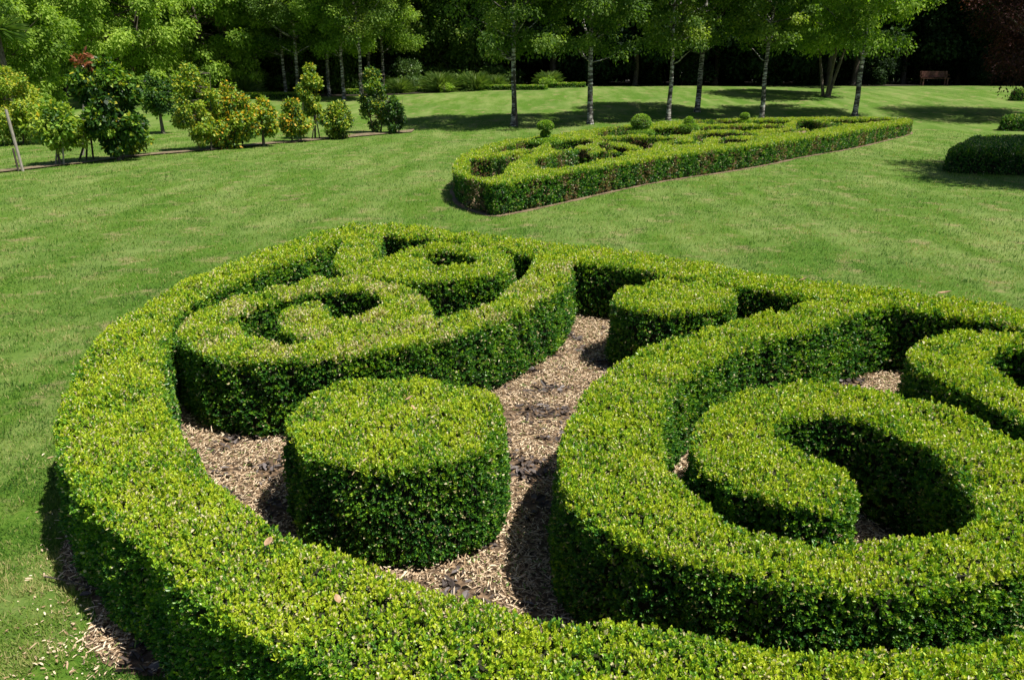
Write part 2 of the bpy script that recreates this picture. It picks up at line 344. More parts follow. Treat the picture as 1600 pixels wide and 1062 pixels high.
def hedge_foliage(mb, polys, ras, union, own, h, z0=0, dens=1.0, batter=.04, rnd=.03, tone_top=.66, tone_side=.32, brown=0, seed=1, dryp=0):
    res = ras.res; lay = .03
    dep = erode_depth(union, 8)
    # top
    area = own.sum()*res*res; ctr = np.concatenate(polys).mean(0)
    q = np.argwhere(own)
    pts = ras.o+(q[:, ::-1]+.5)*res
    dist = np.sqrt((pts**2).sum(1)+(CAM_H-h-z0)**2); L = leafsize(dist)
    lam = res*res*dens*2.6/(.5*L*L*.6*6)
    P3 = np.concatenate([pts, np.full((len(pts), 1), h+z0)], 1)
    lam = np.where(in_view(P3), lam, lam*.3)
    k = rng.poisson(lam); idx = np.repeat(np.arange(len(pts)), k)
    p = pts[idx]+rng.uniform(-.5, .5, (len(idx), 2))*res
    d = ras.look(dep, p)*res; d = np.where(d >= 7*res, 1, d)
    drop = np.where(d < rnd, rnd-np.sqrt(np.maximum(0, rnd**2-(rnd-np.minimum(d, rnd))**2)), 0)
    z = h+z0-drop+.017*noise2(p[:, 0], p[:, 1], .45, seed)+.006*noise2(p[:, 0], p[:, 1], .09, seed+1)
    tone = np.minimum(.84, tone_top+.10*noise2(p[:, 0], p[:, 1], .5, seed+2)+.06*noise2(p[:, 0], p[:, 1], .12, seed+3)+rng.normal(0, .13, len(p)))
    Nrm = np.tile([0, 0, 1.], (len(p), 1))
    z = z+rng.exponential(.0045, len(p))*(d > .03)
    dry_top = .09+dryp*np.clip(noise2(p[:, 0], p[:, 1], .6, seed+4)+.5, 0, 1.2)
    sprigs(mb, np.concatenate([p, z[:, None]], 1), Nrm, tone, lay=lay, dryf=dry_top)
    # a few long shoots the shears missed
    # sides
    for ip, P in enumerate(polys):
        Q = np.roll(P, -1, 0); sl_ = np.linalg.norm(Q-P, axis=1); T = (Q-P)/np.maximum(sl_, 1e-6)[:, None]
        ar = .5*np.sum(P[:, 0]*Q[:, 1]-Q[:, 0]*P[:, 1]); sg = 1 if ar > 0 else -1
        Nn = np.stack([T[:, 1], -T[:, 0]], 1)*sg*(1 if ip == 0 else -1)
        mid = (P+Q)/2; dist = np.sqrt((mid**2).sum(1)+(CAM_H-h/2)**2); L = leafsize(dist)
        lam = sl_*h*dens*2.3/(.5*L*L*.6*6)
        facing = (Nn*(-mid)).sum(1)/np.linalg.norm(mid, axis=1)
        lam = np.where(facing < -.35, lam*.4, lam)
        m3 = np.concatenate([mid, np.full((len(mid), 1), h/2+z0)], 1); lam = np.where(in_view(m3), lam, lam*.3)
        lam = np.where(ras.look(union, mid+Nn*.05), 0, lam)
        k = rng.poisson(lam); ix = np.repeat(np.arange(len(P)), k)
        t = rng.random(len(ix)); zz = rng.uniform(.02, 1, len(ix))**.95
        b = P[ix]+(Q[ix]-P[ix])*t[:, None]; nn = Nn[ix]; s = (np.cumsum(sl_)-sl_)[ix]+t*sl_[ix]
        hz = zz*h
        off = batter*(1-zz)+.015*noise2(s, hz, .35, seed+5)+.006*noise2(s, hz, .1, seed+6)
        off = off-np.where(hz > h-rnd, rnd-np.sqrt(np.maximum(0, rnd**2-(hz-(h-rnd))**2)), 0)
        off = off-.05*np.clip((.07-hz)/.07, 0, 1)
        b2 = b+nn*off[:, None]
        n3 = unit(np.concatenate([nn, np.where(hz > h-rnd, .8, .15)[:, None]], 1))
        tone = np.minimum(.8, tone_side-.05+.17*zz**3+.08*noise2(s, hz, .4, seed+7)+rng.normal(0, .1, len(ix)))  # side leaves older and greener, toned down further to stand in for shade
        if brown:
            bm_ = noise2(s, hz*.4, .9, seed+8)*.6+noise2(s, hz, .3, seed+9)*.4
            tone = np.where((bm_ > .2) & (rng.random(len(ix)) < brown), rng.uniform(.856, .885, len(ix)), tone)
        sprigs(mb, np.concatenate([b2, (hz+z0)[:, None]], 1), n3, tone, lay=lay)
def make_hedges(specs, res, z0=0, h=HH, brown=0, dens=1.0, inset=.055, **kw):
    allp = [p for s in specs for p in s['polys']]
    ras = Raster(allp, res); masks = [ras.fill(s['polys']) for s in specs]
    union = np.zeros_like(masks[0]); taken = np.zeros_like(union)
    for m_ in masks: union |= m_
    for k, (s, m_) in enumerate(zip(specs, masks)):
        own = m_ & ~taken; taken |= m_
        c = np.concatenate([s['polys'][0].mean(0), [z0]]); root = empty(s['name'], c)
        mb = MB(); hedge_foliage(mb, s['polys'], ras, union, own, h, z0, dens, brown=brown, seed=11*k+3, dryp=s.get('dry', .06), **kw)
        for v in mb.v: v -= c.astype(np.float32)
        mb.build('foliage', M['box'], root)
        me = core_mesh('interior', s['polys'], h, inset, z0) if len(s['polys']) < 4 else block_core('interior', own, ras, h, inset, z0)
        n = len(me.vertices); V = np.zeros(n*3, np.float32); me.vertices.foreach_get('co', V); V = V.reshape(-1, 3)-c.astype(np.float32); me.vertices.foreach_set('co', V.ravel()); me.update()
        link('shade_core', me, root)  # solid core behind the leaves, inner shade put into its colour
        tag(root, s['label'], s.get('cat', 'hedge'), s.get('group'))
    return ras, union
ST = .025
outer = [(125,560),(104,600),(90,645),(88,690),(112,745),(165,805),(225,850),(275,905),(350,958),(430,1010),(540,1056),(700,1110),(900,1150),(1130,1175),(1400,1180),(1700,1130),(1950,1000),(2050,860),(2030,700),(1900,580),(1750,518),(1600,480),(1520,466),(1450,455),(1350,446),(1250,432),(1150,417),(1050,401),(950,386),(820,373),(730,361),(650,352),(585,347),(530,353),(460,375),(380,400),(300,432),(230,470),(175,506)]
inner = [(262,560),(262,600),(266,631),(284,660),(312,697),(345,742),(402,784),(444,814),(510,843),(581,873),(633,894),(679,909),(731,922),(799,936),(852,948),(945,957),(1039,971),(1133,985),(1228,995),(1370,1000),(1464,995),(1559,981),(1660,945),(1770,870),(1800,760),(1750,650),(1680,560),(1581,508),(1506,492),(1445,482),(1389,475),(1281,464),(1225,454),(1178,447),(1112,440),(1047,429),(991,418),(944,411),(892,407),(835,396),(809,392),(786,386),(716,374),(645,367),(601,362),(575,362),(545,366),(523,376),(481,395),(425,414),(373,437),(317,462),(283,490),(266,520)]
left_scroll = [(895,400),(891,428),(875,451),(833,472),(763,504),(692,527),(622,541),(551,551),(481,557),(387,559),(317,550),(284,530),(279,508),(312,483),(372,460),(438,446),(505,432),(566,432),(622,442),(659,456),(676,479),(679,495),(700,492),(763,470),(814,430),(830,408),(842,388)]
left_hole = [(373,495),(387,484),(434,465),(481,456),(528,451),(575,455),(592,465),(580,479),(552,490),(523,491),(517,475),(500,468),(462,471),(434,485),(429,503),(438,517),(462,525),(500,529),(462,531),(425,527),(392,517)]
up_scroll = [(547,362),(533,380),(523,396),(523,412),(538,424),(575,430),(645,437),(716,432),(777,425),(802,410),(803,399),(781,388),(725,379),(669,379),(632,388),(603,401),(582,404),(589,390),(595,374),(600,355),(575,350)]
up_hole = [(650,398),(678,391),(716,391),(740,402),(720,411),(688,411),(677,404),(662,401)]
right_scroll = [(1300,455),(1234,480),(1202,487),(1131,502),(1056,525),(991,549),(944,581),(911,615),(888,652),(874,705),(876,748),(897,787),(944,822),(992,846),(1039,866),(1110,886),(1181,902),(1252,912),(1370,918),(1500,908),(1610,880),(1690,830),(1715,770),(1680,722),(1600,687),(1535,655),(1464,631),(1393,608),(1322,596),(1252,594),(1181,602),(1133,621),(1098,645),(1080,675),(1083,702),(1100,728),(1143,749),(1204,772),(1252,787),(1299,792),(1337,780),(1338,757),(1322,735),(1289,721),(1252,698),(1214,678),(1209,664),(1225,651),(1252,645),(1299,645),(1360,655),(1417,678),(1464,706),(1502,740),(1526,775),(1522,800),(1500,820),(1460,832),(1417,838),(1360,844),(1266,839),(1204,829),(1143,808),(1110,785),(1072,754),(1044,721),(1034,680),(1040,635),(1060,595),(1090,575),(1131,553),(1178,530),(1272,509),(1319,493),(1375,478),(1420,470)]
far_scroll = [(1421,542),(1450,525),(1497,514),(1553,514),(1610,519),(1680,540),(1735,590),(1750,660),(1715,700),(1680,690),(1600,651),(1544,623),(1506,600),(1459,581),(1428,562)]
far_hole = [(1539,554),(1567,540),(1600,536),(1640,552),(1680,600),(1690,640),(1640,622),(1600,600),(1556,574)]
cyl_near = [(446,655),(470,625),(520,600),(580,590),(650,587),(715,594),(765,612),(786,640),(783,672),(750,700),(690,718),(610,726),(530,718),(475,696)]
cyl_far = [(954,462),(968,448),(1000,439),(1055,436),(1110,439),(1145,449),(1155,462),(1145,474),(1110,482),(1055,486),(1000,482),(966,474)]
P_ = lambda a: pxpoly(a, HH, ST)
near_specs = [
 dict(name='box_hedge', polys=[P_(outer), grow_(P_(inner), .025)], label='long clipped box border hedge curving round the whole near parterre'),
 dict(name='box_hedge', polys=[grow_(P_(left_scroll), -.012), grow_(P_(left_hole), .03)], label='clipped box hedge sweeping into a curled scroll with pale dry tips, left in near parterre', dry=.38, group='scroll hedges inside the near parterre'),
 dict(name='box_hedge', polys=[grow_(P_(up_scroll), -.015), grow_(P_(up_hole), .045)], label='small clipped box ring scroll at the far tip of the near parterre', group='scroll hedges inside the near parterre'),
 dict(name='box_hedge', polys=[P_(right_scroll)], label='large clipped box hedge coiling into a blunt tongue, right in near parterre', group='scroll hedges inside the near parterre'),
 dict(name='box_hedge', polys=[P_(far_scroll), P_(far_hole)], label='clipped box scroll cut off by the right edge, behind the large coil', group='scroll hedges inside the near parterre'),
 dict(name='drum_topiary', polys=[P_(cyl_near)], label='large round drum of clipped box, nearest in the mulch bed', cat='topiary', group='drum shaped box topiaries'),
 dict(name='drum_topiary', polys=[grow_(P_(cyl_far), -.02)], label='smaller round drum of clipped box under the far shaded hedge', cat='topiary', group='drum shaped box topiaries'),
]
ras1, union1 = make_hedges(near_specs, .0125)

# second parterre across the lawn
ST2 = .08
P2 = lambda a: pxpoly(a, HH, ST2)
outer2 = [(709,262),(713,248),(746,231),(785,220),(837,213),(890,206),(942,199),(984,195),(1021,191),(1074,188),(1095,187),(1155,185),(1197,184),(1260,183),(1312,183),(1365,183),(1407,184),(1426,187),(1418,190),(1391,194),(1312,207),(1260,214),(1207,222),(1129,232),(1047,242),(942,258),(864,271),(811,279),(772,284),(746,279),(719,271)]
inner2 = [(750,260),(752,248),(775,238),(815,228),(860,221),(905,213),(955,205),(1000,201),(1050,195),(1110,191),(1200,188.5),(1290,187),(1370,186.5),(1395,187.5),(1330,195),(1260,206),(1180,216.5),(1100,227),(1000,238),(920,251),(860,262),(810,271),(780,275),(760,271)]
c6 = lambda a: [(680+x/3.81, 160+y/3.81) for x, y in a]
c3 = lambda a: [(680+x/3.7925, y/3.7925) for x, y in a]
c7 = lambda a: [(1050+x/3.81, 150+y/3.81) for x, y in a]
holes2 = [c6([(258, 332), (340, 324), (430, 325), (480, 318), (430, 345), (380, 372), (345, 425), (300, 436), (266, 430)]),
 c6([(385, 304), (450, 293), (530, 281), (528, 299), (460, 308), (395, 314)]),
 c3([(375, 898), (430, 868), (510, 845), (580, 832), (600, 850), (520, 884), (440, 898), (390, 908)]),
 c3([(728, 838), (780, 828), (890, 824), (892, 846), (820, 862), (740, 882)]),
 c3([(640, 935), (690, 925), (760, 905), (870, 878), (905, 900), (1000, 895), (1105, 910), (1000, 932), (890, 952), (780, 975), (690, 990), (640, 985)]),
 c3([(1000, 842), (1090, 848), (1200, 883), (1110, 894), (1045, 886)]),
 c3([(988, 782), (1060, 758), (1155, 748), (1155, 792), (1080, 800), (1000, 802)]),
 c3([(1000, 822), (1080, 812), (1180, 808), (1370, 812), (1390, 826), (1262, 846), (1240, 874), (1140, 856), (1060, 838)]),
 c3([(1282, 758), (1370, 752), (1468, 752), (1478, 790), (1380, 800), (1290, 800)]),
 c3([(1370, 838), (1440, 832), (1515, 834), (1510, 848), (1440, 852), (1380, 850)]),
 c7([(170, 146), (290, 140), (400, 142), (400, 160), (290, 165), (185, 164)]),
 c7([(200, 182), (400, 174), (640, 170), (700, 166), (690, 186), (620, 198), (420, 206), (215, 204)]),
 c7([(150, 236), (200, 214), (280, 203), (380, 205), (500, 234), (430, 243), (300, 238), (240, 246), (222, 276), (175, 262)]),
 c7([(242, 252), (330, 244), (470, 240), (440, 262), (340, 274), (250, 280)]),
 c7([(466, 146), (580, 140), (700, 143), (690, 158), (580, 164), (475, 160)]),
 c7([(705, 166), (760, 145), (810, 138), (880, 152), (1000, 168), (900, 184), (820, 196), (730, 190)]),
 c7([(510, 204), (640, 196), (800, 199), (790, 212), (640, 214), (525, 216)]),
 c7([(920, 142), (1100, 134), (1340, 131), (1210, 150), (1060, 162), (990, 158)])]
specs2 = [dict(name='knot_hedge', polys=[P2(outer2)]+[grow_(P2(h), .17) for h in holes2], label='long pointed far parterre of knotted low box bands with brownish twiggy sides')]
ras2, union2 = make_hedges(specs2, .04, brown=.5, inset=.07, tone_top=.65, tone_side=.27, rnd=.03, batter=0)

# topiary balls standing in the far parterre
def foliage_ball(mb, c, rx, rz, tone, n, L):
    d = randunit(n); d[:, 2] = np.where(d[:, 2] < -.75, -d[:, 2], d[:, 2])
    P = np.array(c)+d*np.array([rx, rx, rz])*rng.uniform(.88, 1.0, n)[:, None]
    leaves(mb, P, unit(d+.9*randunit(n)), unit(d+.5*randunit(n)), L*rng.uniform(.8, 1.3, n), L*.6, np.clip(tone+.12*d[:, 2]+rng.normal(0, .1, n), 0, .88), False)
def solid_ball(mb, c, rx, rz, seg=14, rings=8):
    th = np.linspace(0, math.pi, rings+1)[1:-1]; ph = np.arange(seg)*2*math.pi/seg
    V = np.stack([np.outer(np.sin(th), np.cos(ph))*rx, np.outer(np.sin(th), np.sin(ph))*rx, np.outer(np.cos(th), np.ones(seg))*rz], -1).reshape(-1, 3)+np.array(c)
    i = np.arange(rings-2)[:, None]*seg; j = np.arange(seg)[None]; k = (j+1) % seg
    n0 = mb.n; mb.add(V, np.stack([i+j, i+seg+j, i+seg+k, i+k], -1).reshape(-1, 4))
def topiary(px, py, parts, stem, label):
    p = at(px, py, HH); root = empty('ball_topiary', (p[0], p[1], 0))
    mf, mc = MB(), MB()
    for (z, rx, rz) in parts:
        foliage_ball(mf, (0, 0, z), rx, rz, .5, int(900+26000*rx*rx), .032); solid_ball(mc, (0, 0, z), rx*.86, rz*.86)
    mf.build('foliage', M['box'], root); mc.build('shade_core', M['core'], root)
    if stem:
        ms = MB(); tube(ms, [(0, 0, 0), (.01, 0, stem*.5), (0, 0, stem)], .035); ms.build('stem', M['bole'], root)
    tag(root, label, 'topiary', 'topiary balls rising from the far parterre')
topiary(852, 221, [(.52, .40, .10), (.70, .12, .085), (.90, .20, .12)], .9, 'mushroom shaped box topiary with a cap on a small ball, leftmost in far parterre')
topiary(1001, 207, [(.53, .40, .11), (.80, .28, .23)], .8, 'big round box ball topiary with yellow green top, in far parterre')
topiary(1076, 203, [(.58, .30, .16), (.74, .15, .16)], .7, 'dark cone shaped box topiary right of the big ball in far parterre')
topiary(1163, 190, [(.52, .22, .07), (.71, .16, .11)], .75, 'small flat box ball on a stem near the far parterre back border')

# ------------------------------------------------------------------ beds
def sheet(name, poly, z, m, kind='structure', res=None):
    import mathutils
    Pq = [mathutils.Vector((float(a), float(b))) for a, b in poly]
    V, E, F, *_ = mathutils.geometry.delaunay_2d_cdt(Pq, [], [list(range(len(Pq)))], 1, 1e-5)
    me = bpy.data.meshes.new(name); V = [(v.x, v.y, float(gz(v.x, v.y))+z) for v in V]
    me.from_pydata(V, [], F); me.update(); me.materials.append(m)
    return tag(link(name, me), kind=kind)
def grow(P, d):
    T = unit(np.roll(P, -1, 0)-np.roll(P, 1, 0)); ar = .5*np.sum(P[:, 0]*np.roll(P[:, 1], -1)-np.roll(P[:, 0], -1)*P[:, 1])
    return P+np.stack([T[:, 1], -T[:, 0]], 1)*d*(1 if ar > 0 else -1)
near_outer = near_specs[0]['polys'][0]; far_outer = specs2[0]['polys'][0]
bedP = grow(near_outer[::3], .06)
bedP = bedP+.05*np.stack([noise2(bedP[:, 0], bedP[:, 1], .5, 71), noise2(bedP[:, 0], bedP[:, 1], .5, 72)], 1)
sheet('mulch_bed', bedP, .005, M['soil'])
fb = grow(far_outer[::2], .06); fb = fb+.03*np.stack([noise2(fb[:, 0], fb[:, 1], 1.2, 73), noise2(fb[:, 0], fb[:, 1], 1.2, 74)], 1)
sheet('earth_edging', fb, .006, M['edging'])

# bark and wood chips in the near bed (uncountable)
def chips(name, m, n, region, Lr, Wr, tones, zmax, cond):
    A = region.min(0); B = region.max(0); p = rng.uniform(A, B, (n*4, 2)); p = p[cond(p)][:n]; k = len(p)
    mb = MB(); a = rng.uniform(0, 6.28, k); A_ = np.stack([np.cos(a), np.sin(a), rng.normal(0, .28, k)], 1)
    Nn = unit(np.array([0, 0, 1.])+.45*rng.normal(size=(k, 3)))
    L = rng.uniform(*Lr, k)*rng.choice([.6, 1, 1, 1.5], k); W = np.minimum(L*.8, rng.uniform(*Wr, k))
    leaves(mb, np.concatenate([p, (gz(p[:, 0], p[:, 1])+.008+rng.random(k)**2*zmax)[:, None]], 1), A_, Nn, L, W, tones(k, p), True)
    return tag(mb.build(name, m), kind='stuff')
inm1 = ras1.fill([near_outer]); 
inbedP = ras1.fill([bedP])
def inbed(p): return ras1.look(inbedP, p) & ~ras1.look(union1, p) & in_view(np.concatenate([p, np.zeros((len(p), 1))], 1), .05)
bark_at = [at(840, 655)[:2], at(860, 520)[:2], at(830, 740)[:2]]
dirt = lambda p: sum(.9*np.exp(-((p-b)**2).sum(1)/(2*w_**2)) for b, w_ in zip(bark_at, (.16, .13, .10)))+noise2(p[:, 0], p[:, 1], .55, 91)*.6+noise2(p[:, 0], p[:, 1], .2, 92)*.4
chips('wood_chips', M['chip'], 110000, near_outer, (.010, .042), (.003, .008), lambda k, p: np.where(rng.random(k) < .07, rng.uniform(.93, 1, k), rng.uniform(.1, .9, k)), .03, lambda p: inbed(p) & (dirt(p) < rng.normal(.35, .2, len(p))))
chips('bark_pieces', M['bark'], 16000, near_outer, (.02, .06), (.015, .04), lambda k, p: rng.random(k), .035, lambda p: inbed(p) & (dirt(p) > rng.normal(.55, .22, len(p))))

spill = [at(150, 1010)[:2], at(110, 930)[:2], at(70, 870)[:2], at(60, 720)[:2], at(75, 800)[:2]]
reg = np.array([at(-60, 1080)[:2], at(330, 1080)[:2], at(-60, 640)[:2], at(100, 640)[:2]])
chips('spilled_chips', M['chip'], 5200, np.array([reg.min(0), reg.max(0)]), (.006, .028), (.003, .010), lambda k, p: rng.uniform(.15, .9, k), .012,
      lambda p: ~ras1.look(ras1.fill([bedP]), p) & (rng.random(len(p)) < sum(a_*np.exp(-((p-b)**2).sum(1)/(2*w_**2)) for a_, b, w_ in zip((1, .22, .10, .12, .08), spill, (.16, .12, .1, .08, .08)))))
# ------------------------------------------------------------------ grass
far2 = ras2.fill([fb]); near2 = ras1.fill([bedP])
def grass(n, rmin, rmax, pw):
    u = rng.random(n); r = (rmin**(1-pw)+u*(rmax**(1-pw)-rmin**(1-pw)))**(1/(1-pw)); a = rng.uniform(-.82, .82, n)
    x, y = r*np.sin(a), r*np.cos(a); p = np.stack([x, y], 1)
    bare = noise2(x, y, 1.1, 55)*.5+noise2(x, y, .4, 56)*.5
    ok = ~ras2.look(far2, p) & ~(ras1.look(near2, p) & (rng.random(n) < .985)) & (bare+.35*noise2(x, y, .16, 60) < rng.normal(.62, .25, n))
    ok &= in_view(np.concatenate([p, np.zeros((n, 1))], 1), .05)
    x, y, r = x[ok], y[ok], r[ok]; k = len(x)
    az = rng.uniform(0, 6.28, k); lean = rng.uniform(.3, 1.25, k)
    A = np.stack([np.cos(az)*np.sin(lean), np.sin(az)*np.sin(lean), np.cos(lean)], 1)
    Nn = np.stack([-np.cos(az)*np.cos(lean), -np.sin(az)*np.cos(lean), np.sin(lean)], 1)+.3*randunit(k)
    s = np.maximum(1, r/4)**.62
    cr, sr = math.cos(.45), math.sin(.45); tn = .36+.08*noise2(x, y, 3.5, 57)+.13*noise2(x, y, .9, 65)+.19*noise2((x*cr+y*sr)*.22, y*cr-x*sr, .62, 58)+.07*noise2((x*cr+y*sr)*.3, y*cr-x*sr, .21, 61)+rng.normal(0, .13, k); tn = np.where(rng.random(k) < .10, rng.uniform(.65, 1, k), tn)
    dead = noise2(x*(.5+.5*(r > 7)), y, 1.1, 66)+.6*noise2(x, y, .25, 67)+rng.normal(0, .25, k) > .98; tn = np.where(dead, rng.uniform(.7, 1, k), tn)
    mb = MB(); leaves(mb, np.stack([x, y, gz(x, y)-.004], 1), A, Nn, rng.uniform(.018, .04, k)*(1+.35*noise2(x, y, .3, 62))*s**.6, (.0032*s), np.clip(tn, 0, 1), False)
    return tag(mb.build('grass_blades', M['grass']), kind='stuff')
grass(800000, 2.2, 34, 1.25)

# ------------------------------------------------------------------ trees
def limb_path(a, b, sag=.0, n=6, wob=.08):
    t = np.linspace(0, 1, n)[:, None]; a = np.array(a, float); b = np.array(b, float); l = np.linalg.norm(b-a)
    P = a+(b-a)*t; P[:, 2] += sag*l*np.sin(math.pi*t[:, 0]); P[1:-1] += rng.normal(0, wob*l/n, (n-2, 3)); return P
def tree_meshes(H, zb, Rc, ncl, nleaf, L, mleaf, mbark, rt=.13, stems=1, droop=.5, low=0, clr=.24, tone0=.5, lean=0, aspect=.55, egg=.8, yel=0, ymax=.88):
    """a trunk with limbs and a crown of many small leaves gathered in clumps"""
    mt, mc = MB(), MB(); axes = []
    for s in range(stems):
        a = s*6.28/stems+rng.uniform(0, 1); off = 0 if stems == 1 else .14
        b0 = np.array([math.cos(a)*off, math.sin(a)*off, 0]); sp = 0 if stems == 1 else H*.24
        tip = np.array([math.cos(a)*sp+lean*H, math.sin(a)*sp, H*.93])
        n = 12; t = np.linspace(0, 1, n)[:, None]; P = b0+(tip-b0)*t; P[1:, :2] += np.cumsum(rng.normal(0, .025*H/10, (n-1, 2)), 0)
        r = rt*(1-.9*t[:, 0])*(1/stems**.4); r[0] *= 1.35; P = np.concatenate([[P[0]-[0, 0, .25]], [P[0]], [P[0]+(P[1]-P[0])*.25], P[1:]]); r = np.concatenate([[r[0]*1.15], [r[0]], [rt*(1/stems**.4)], r[1:]])
        tube(mt, P, r, 9); axes.append(P)
    zc = (H+zb)/2; hz = (H-zb)/2; C = []
    while len(C) < ncl:
        v = randunit(1)[0]*rng.uniform(.25, 1)**.45; z = v[2]
        q = np.array([v[0]*Rc, v[1]*Rc, zc+z*hz])
        wd = 1-.45*max(0, z)*egg
        q[:2] *= wd; q[0] += lean*q[2]; C.append(q)
    for e in range(low):
        a = rng.uniform(0, 6.28); C.append(np.array([math.cos(a)*Rc*rng.uniform(.3, .95), math.sin(a)*Rc*rng.uniform(.3, .95), zb+rng.uniform(-.1, .5)]))
    C = np.array(C)
    for q in C[:: max(1, len(C)//34)]:
        ax = axes[rng.integers(len(axes))]; zt = np.clip(q[2]-np.hypot(q[0], q[1])*.55, H*.22, H*.9)
        k = np.argmin(np.abs(ax[:, 2]-zt)); tube(mt, limb_path(ax[k], q, -.04), np.linspace(rt*.30, .008, 6), 5, False)
    per = nleaf//len(C)
    for q in C:
        rc = Rc*clr*rng.uniform(.7, 1.35); k = int(per*rng.uniform(.7, 1.3)*(rc/(Rc*clr))**2)
        d = randunit(k); rr = rng.random(k)**.45; P = q+d*np.array([1, 1, aspect])*(rr*rc)[:, None]
        P[:, 2] -= droop*rc*rng.random(k)**2*(rr > .5)
        out = unit(P-np.array([lean*P[0, 2], 0, zc])*np.array([1, 1, 1])); A = unit(.5*d+.3*out+.8*randunit(k)-np.array([0, 0, droop]))
        N_ = unit(.6*d+.25*out+np.array([0, 0, .35])+.7*randunit(k))
        tn = np.clip(tone0+rng.normal(0, .13)+rng.normal(0, .15, k), 0, 1)
        if yel: tn = np.where((rng.random(k) < yel*(.5+.5*(d[:, 2] > -.3))), rng.uniform(.68, ymax, k), np.minimum(tn, .72))
        l = L*rng.uniform(.55, 1.6, k); leaves(mc, P, A, N_, l, l*rng.uniform(.5, .75, k), tn, False)
    return mt.mesh('trunk', mbark, True), mc.mesh('crown', mleaf)
def plant_tree(name, meshes, p, rz=0, sc=1, label=None, cat='tree', group=None, parts=('trunk', 'crown')):
    root = empty(name, p, rz, sc)
    for nm, me in zip(parts, meshes): link(nm, me, root)
    tag(root, label, cat, group); return root
bm = [tree_meshes(9.5, 2.75, 2.6, 150, 34000, .10, M['birch'], M['birchbark'], .11, low=10, clr=.20),
      tree_meshes(9.0, 2.65, 2.4, 140, 32000, .10, M['birch'], M['birchbark'], .12, low=10, clr=.21, lean=-.02),
      tree_meshes(8.5, 2.9, 2.0, 110, 24000, .10, M['birch'], M['birchbark'], .10, low=8, clr=.23),
      tree_meshes(9.0, 2.8, 2.5, 140, 32000, .10, M['lime'], M['birchbark'], .11, low=10, clr=.20, tone0=.42),
      tree_meshes(8.0, 2.3, 2.7, 120, 30000, .11, M['lime'], M['bole'], .115, stems=3, low=10, clr=.20, tone0=.35)]
def gbase(px, py): return ground(px, py)
birches = [
 (802, 197, 0, 1.0, 'birch with thick grey trunk and dark stake beside it, left of the far parterre', .3),
 (922, 194, 1, 1.0, 'birch with leaning scarred trunk behind the mushroom topiary', 0),
 (1044, 188, 2, 1.0, 'slender birch with thin pale trunk right of the big ball topiary', 1.2),
 (1089, 175, 1, 1.05, 'dark trunked birch leaning right, farther back than its slender neighbour', 3.3),
 (1190, 184, 2, 1.02, 'slim white trunked birch behind the middle of the far parterre', 4.1),
 (1290, 151, 4, 1.1, 'bushy tree with several forked stems standing alone at the top of the lawn', 2.0),
 (1335, 181, 3, 1.05, 'birch with straight white trunk and lime leaves, behind the pointed end of the far parterre', .8)]
for px, py, v, s, lab, rz in birches:
    plant_tree('birch_tree' if v != 4 else 'lawn_tree', bm[v], gbase(px, py), rz, s, lab, 'tree', 'trees standing on the lawn' )
for k, (px, py, v, s) in enumerate([(447, 151, 3, .95), (467, 153, 1, 1.0), (515, 151, 0, 1), (538, 156, 3, .95), (565, 157, 2, 1.05), (404, 149, 3, .95), (600, 146, 3, 1.0), (428, 145, 3, 1.1), (488, 145, 3, 1.1), (577, 146, 1, 1.1)]):
    lab = ['birch with two pale stems left of the conical shrub', 'birch with bright white trunk just left of the conical shrub', 'birch with white trunk right behind the conical shrub',
           'birch with thick grey and white trunk between conical and low round shrub', 'birch with thin grey trunk left of the tall dark shrub pair', 'birch at the left end of the far left clump, half hidden by orange shrubs', 'light green birch at the right end of the far left clump', 'light green birch standing back behind the two pale stems left of the cone', 'light green birch standing back, just above the conical shrub', 'pale birch standing back, above the tall dark shrub pair'][k]
    plant_tree('birch_tree', bm[v], gbase(px, py), k*1.7, s, lab, 'tree', 'birches clustered beyond the shrub row')

rng = np.random.default_rng(31)
# wide bright trees behind the shrub row
wm = [tree_meshes(9, 1.3, 3.6, 190, 60000, .13, M['lime'], M['bole'], .2, stems=2, droop=.8, low=20, clr=.15, tone0=.55),
      tree_meshes(8, 1.0, 3.2, 170, 52000, .13, M['lime'], M['bole'], .18, stems=2, droop=.7, low=16, clr=.16, tone0=.46)]
for k, (px, Y, v, s, lab) in enumerate([(190, 41, 0, 1.0, 'wide bright green tree with drooping leaves behind the tall dark shrub'), (335, 46, 1, 1.1, 'bright green tree behind the tallest orange shrub'),
        (0, 33, 1, .85, 'leafy green tree behind the leaning stake at the left edge'), (110, 47, 0, 1.05, 'tall yellow green tree left of the wide bright tree'), (655, 56, 0, 1.0, 'fresh green tree with hanging boughs right of the far birch clump')]):
    plant_tree('broadleaf_tree', wm[v], depth_at(px, Y), k*2.1, s, lab, 'tree', 'bright trees beyond the shrub row')
plant_tree('silver_tree', tree_meshes(8.2, 2.5, 1.8, 40, 12000, .12, M['grey'], M['bole'], .12, clr=.3), depth_at(62, 52), 0, 1, 'grey silvery tree poking out above the green trees at top left', 'tree')
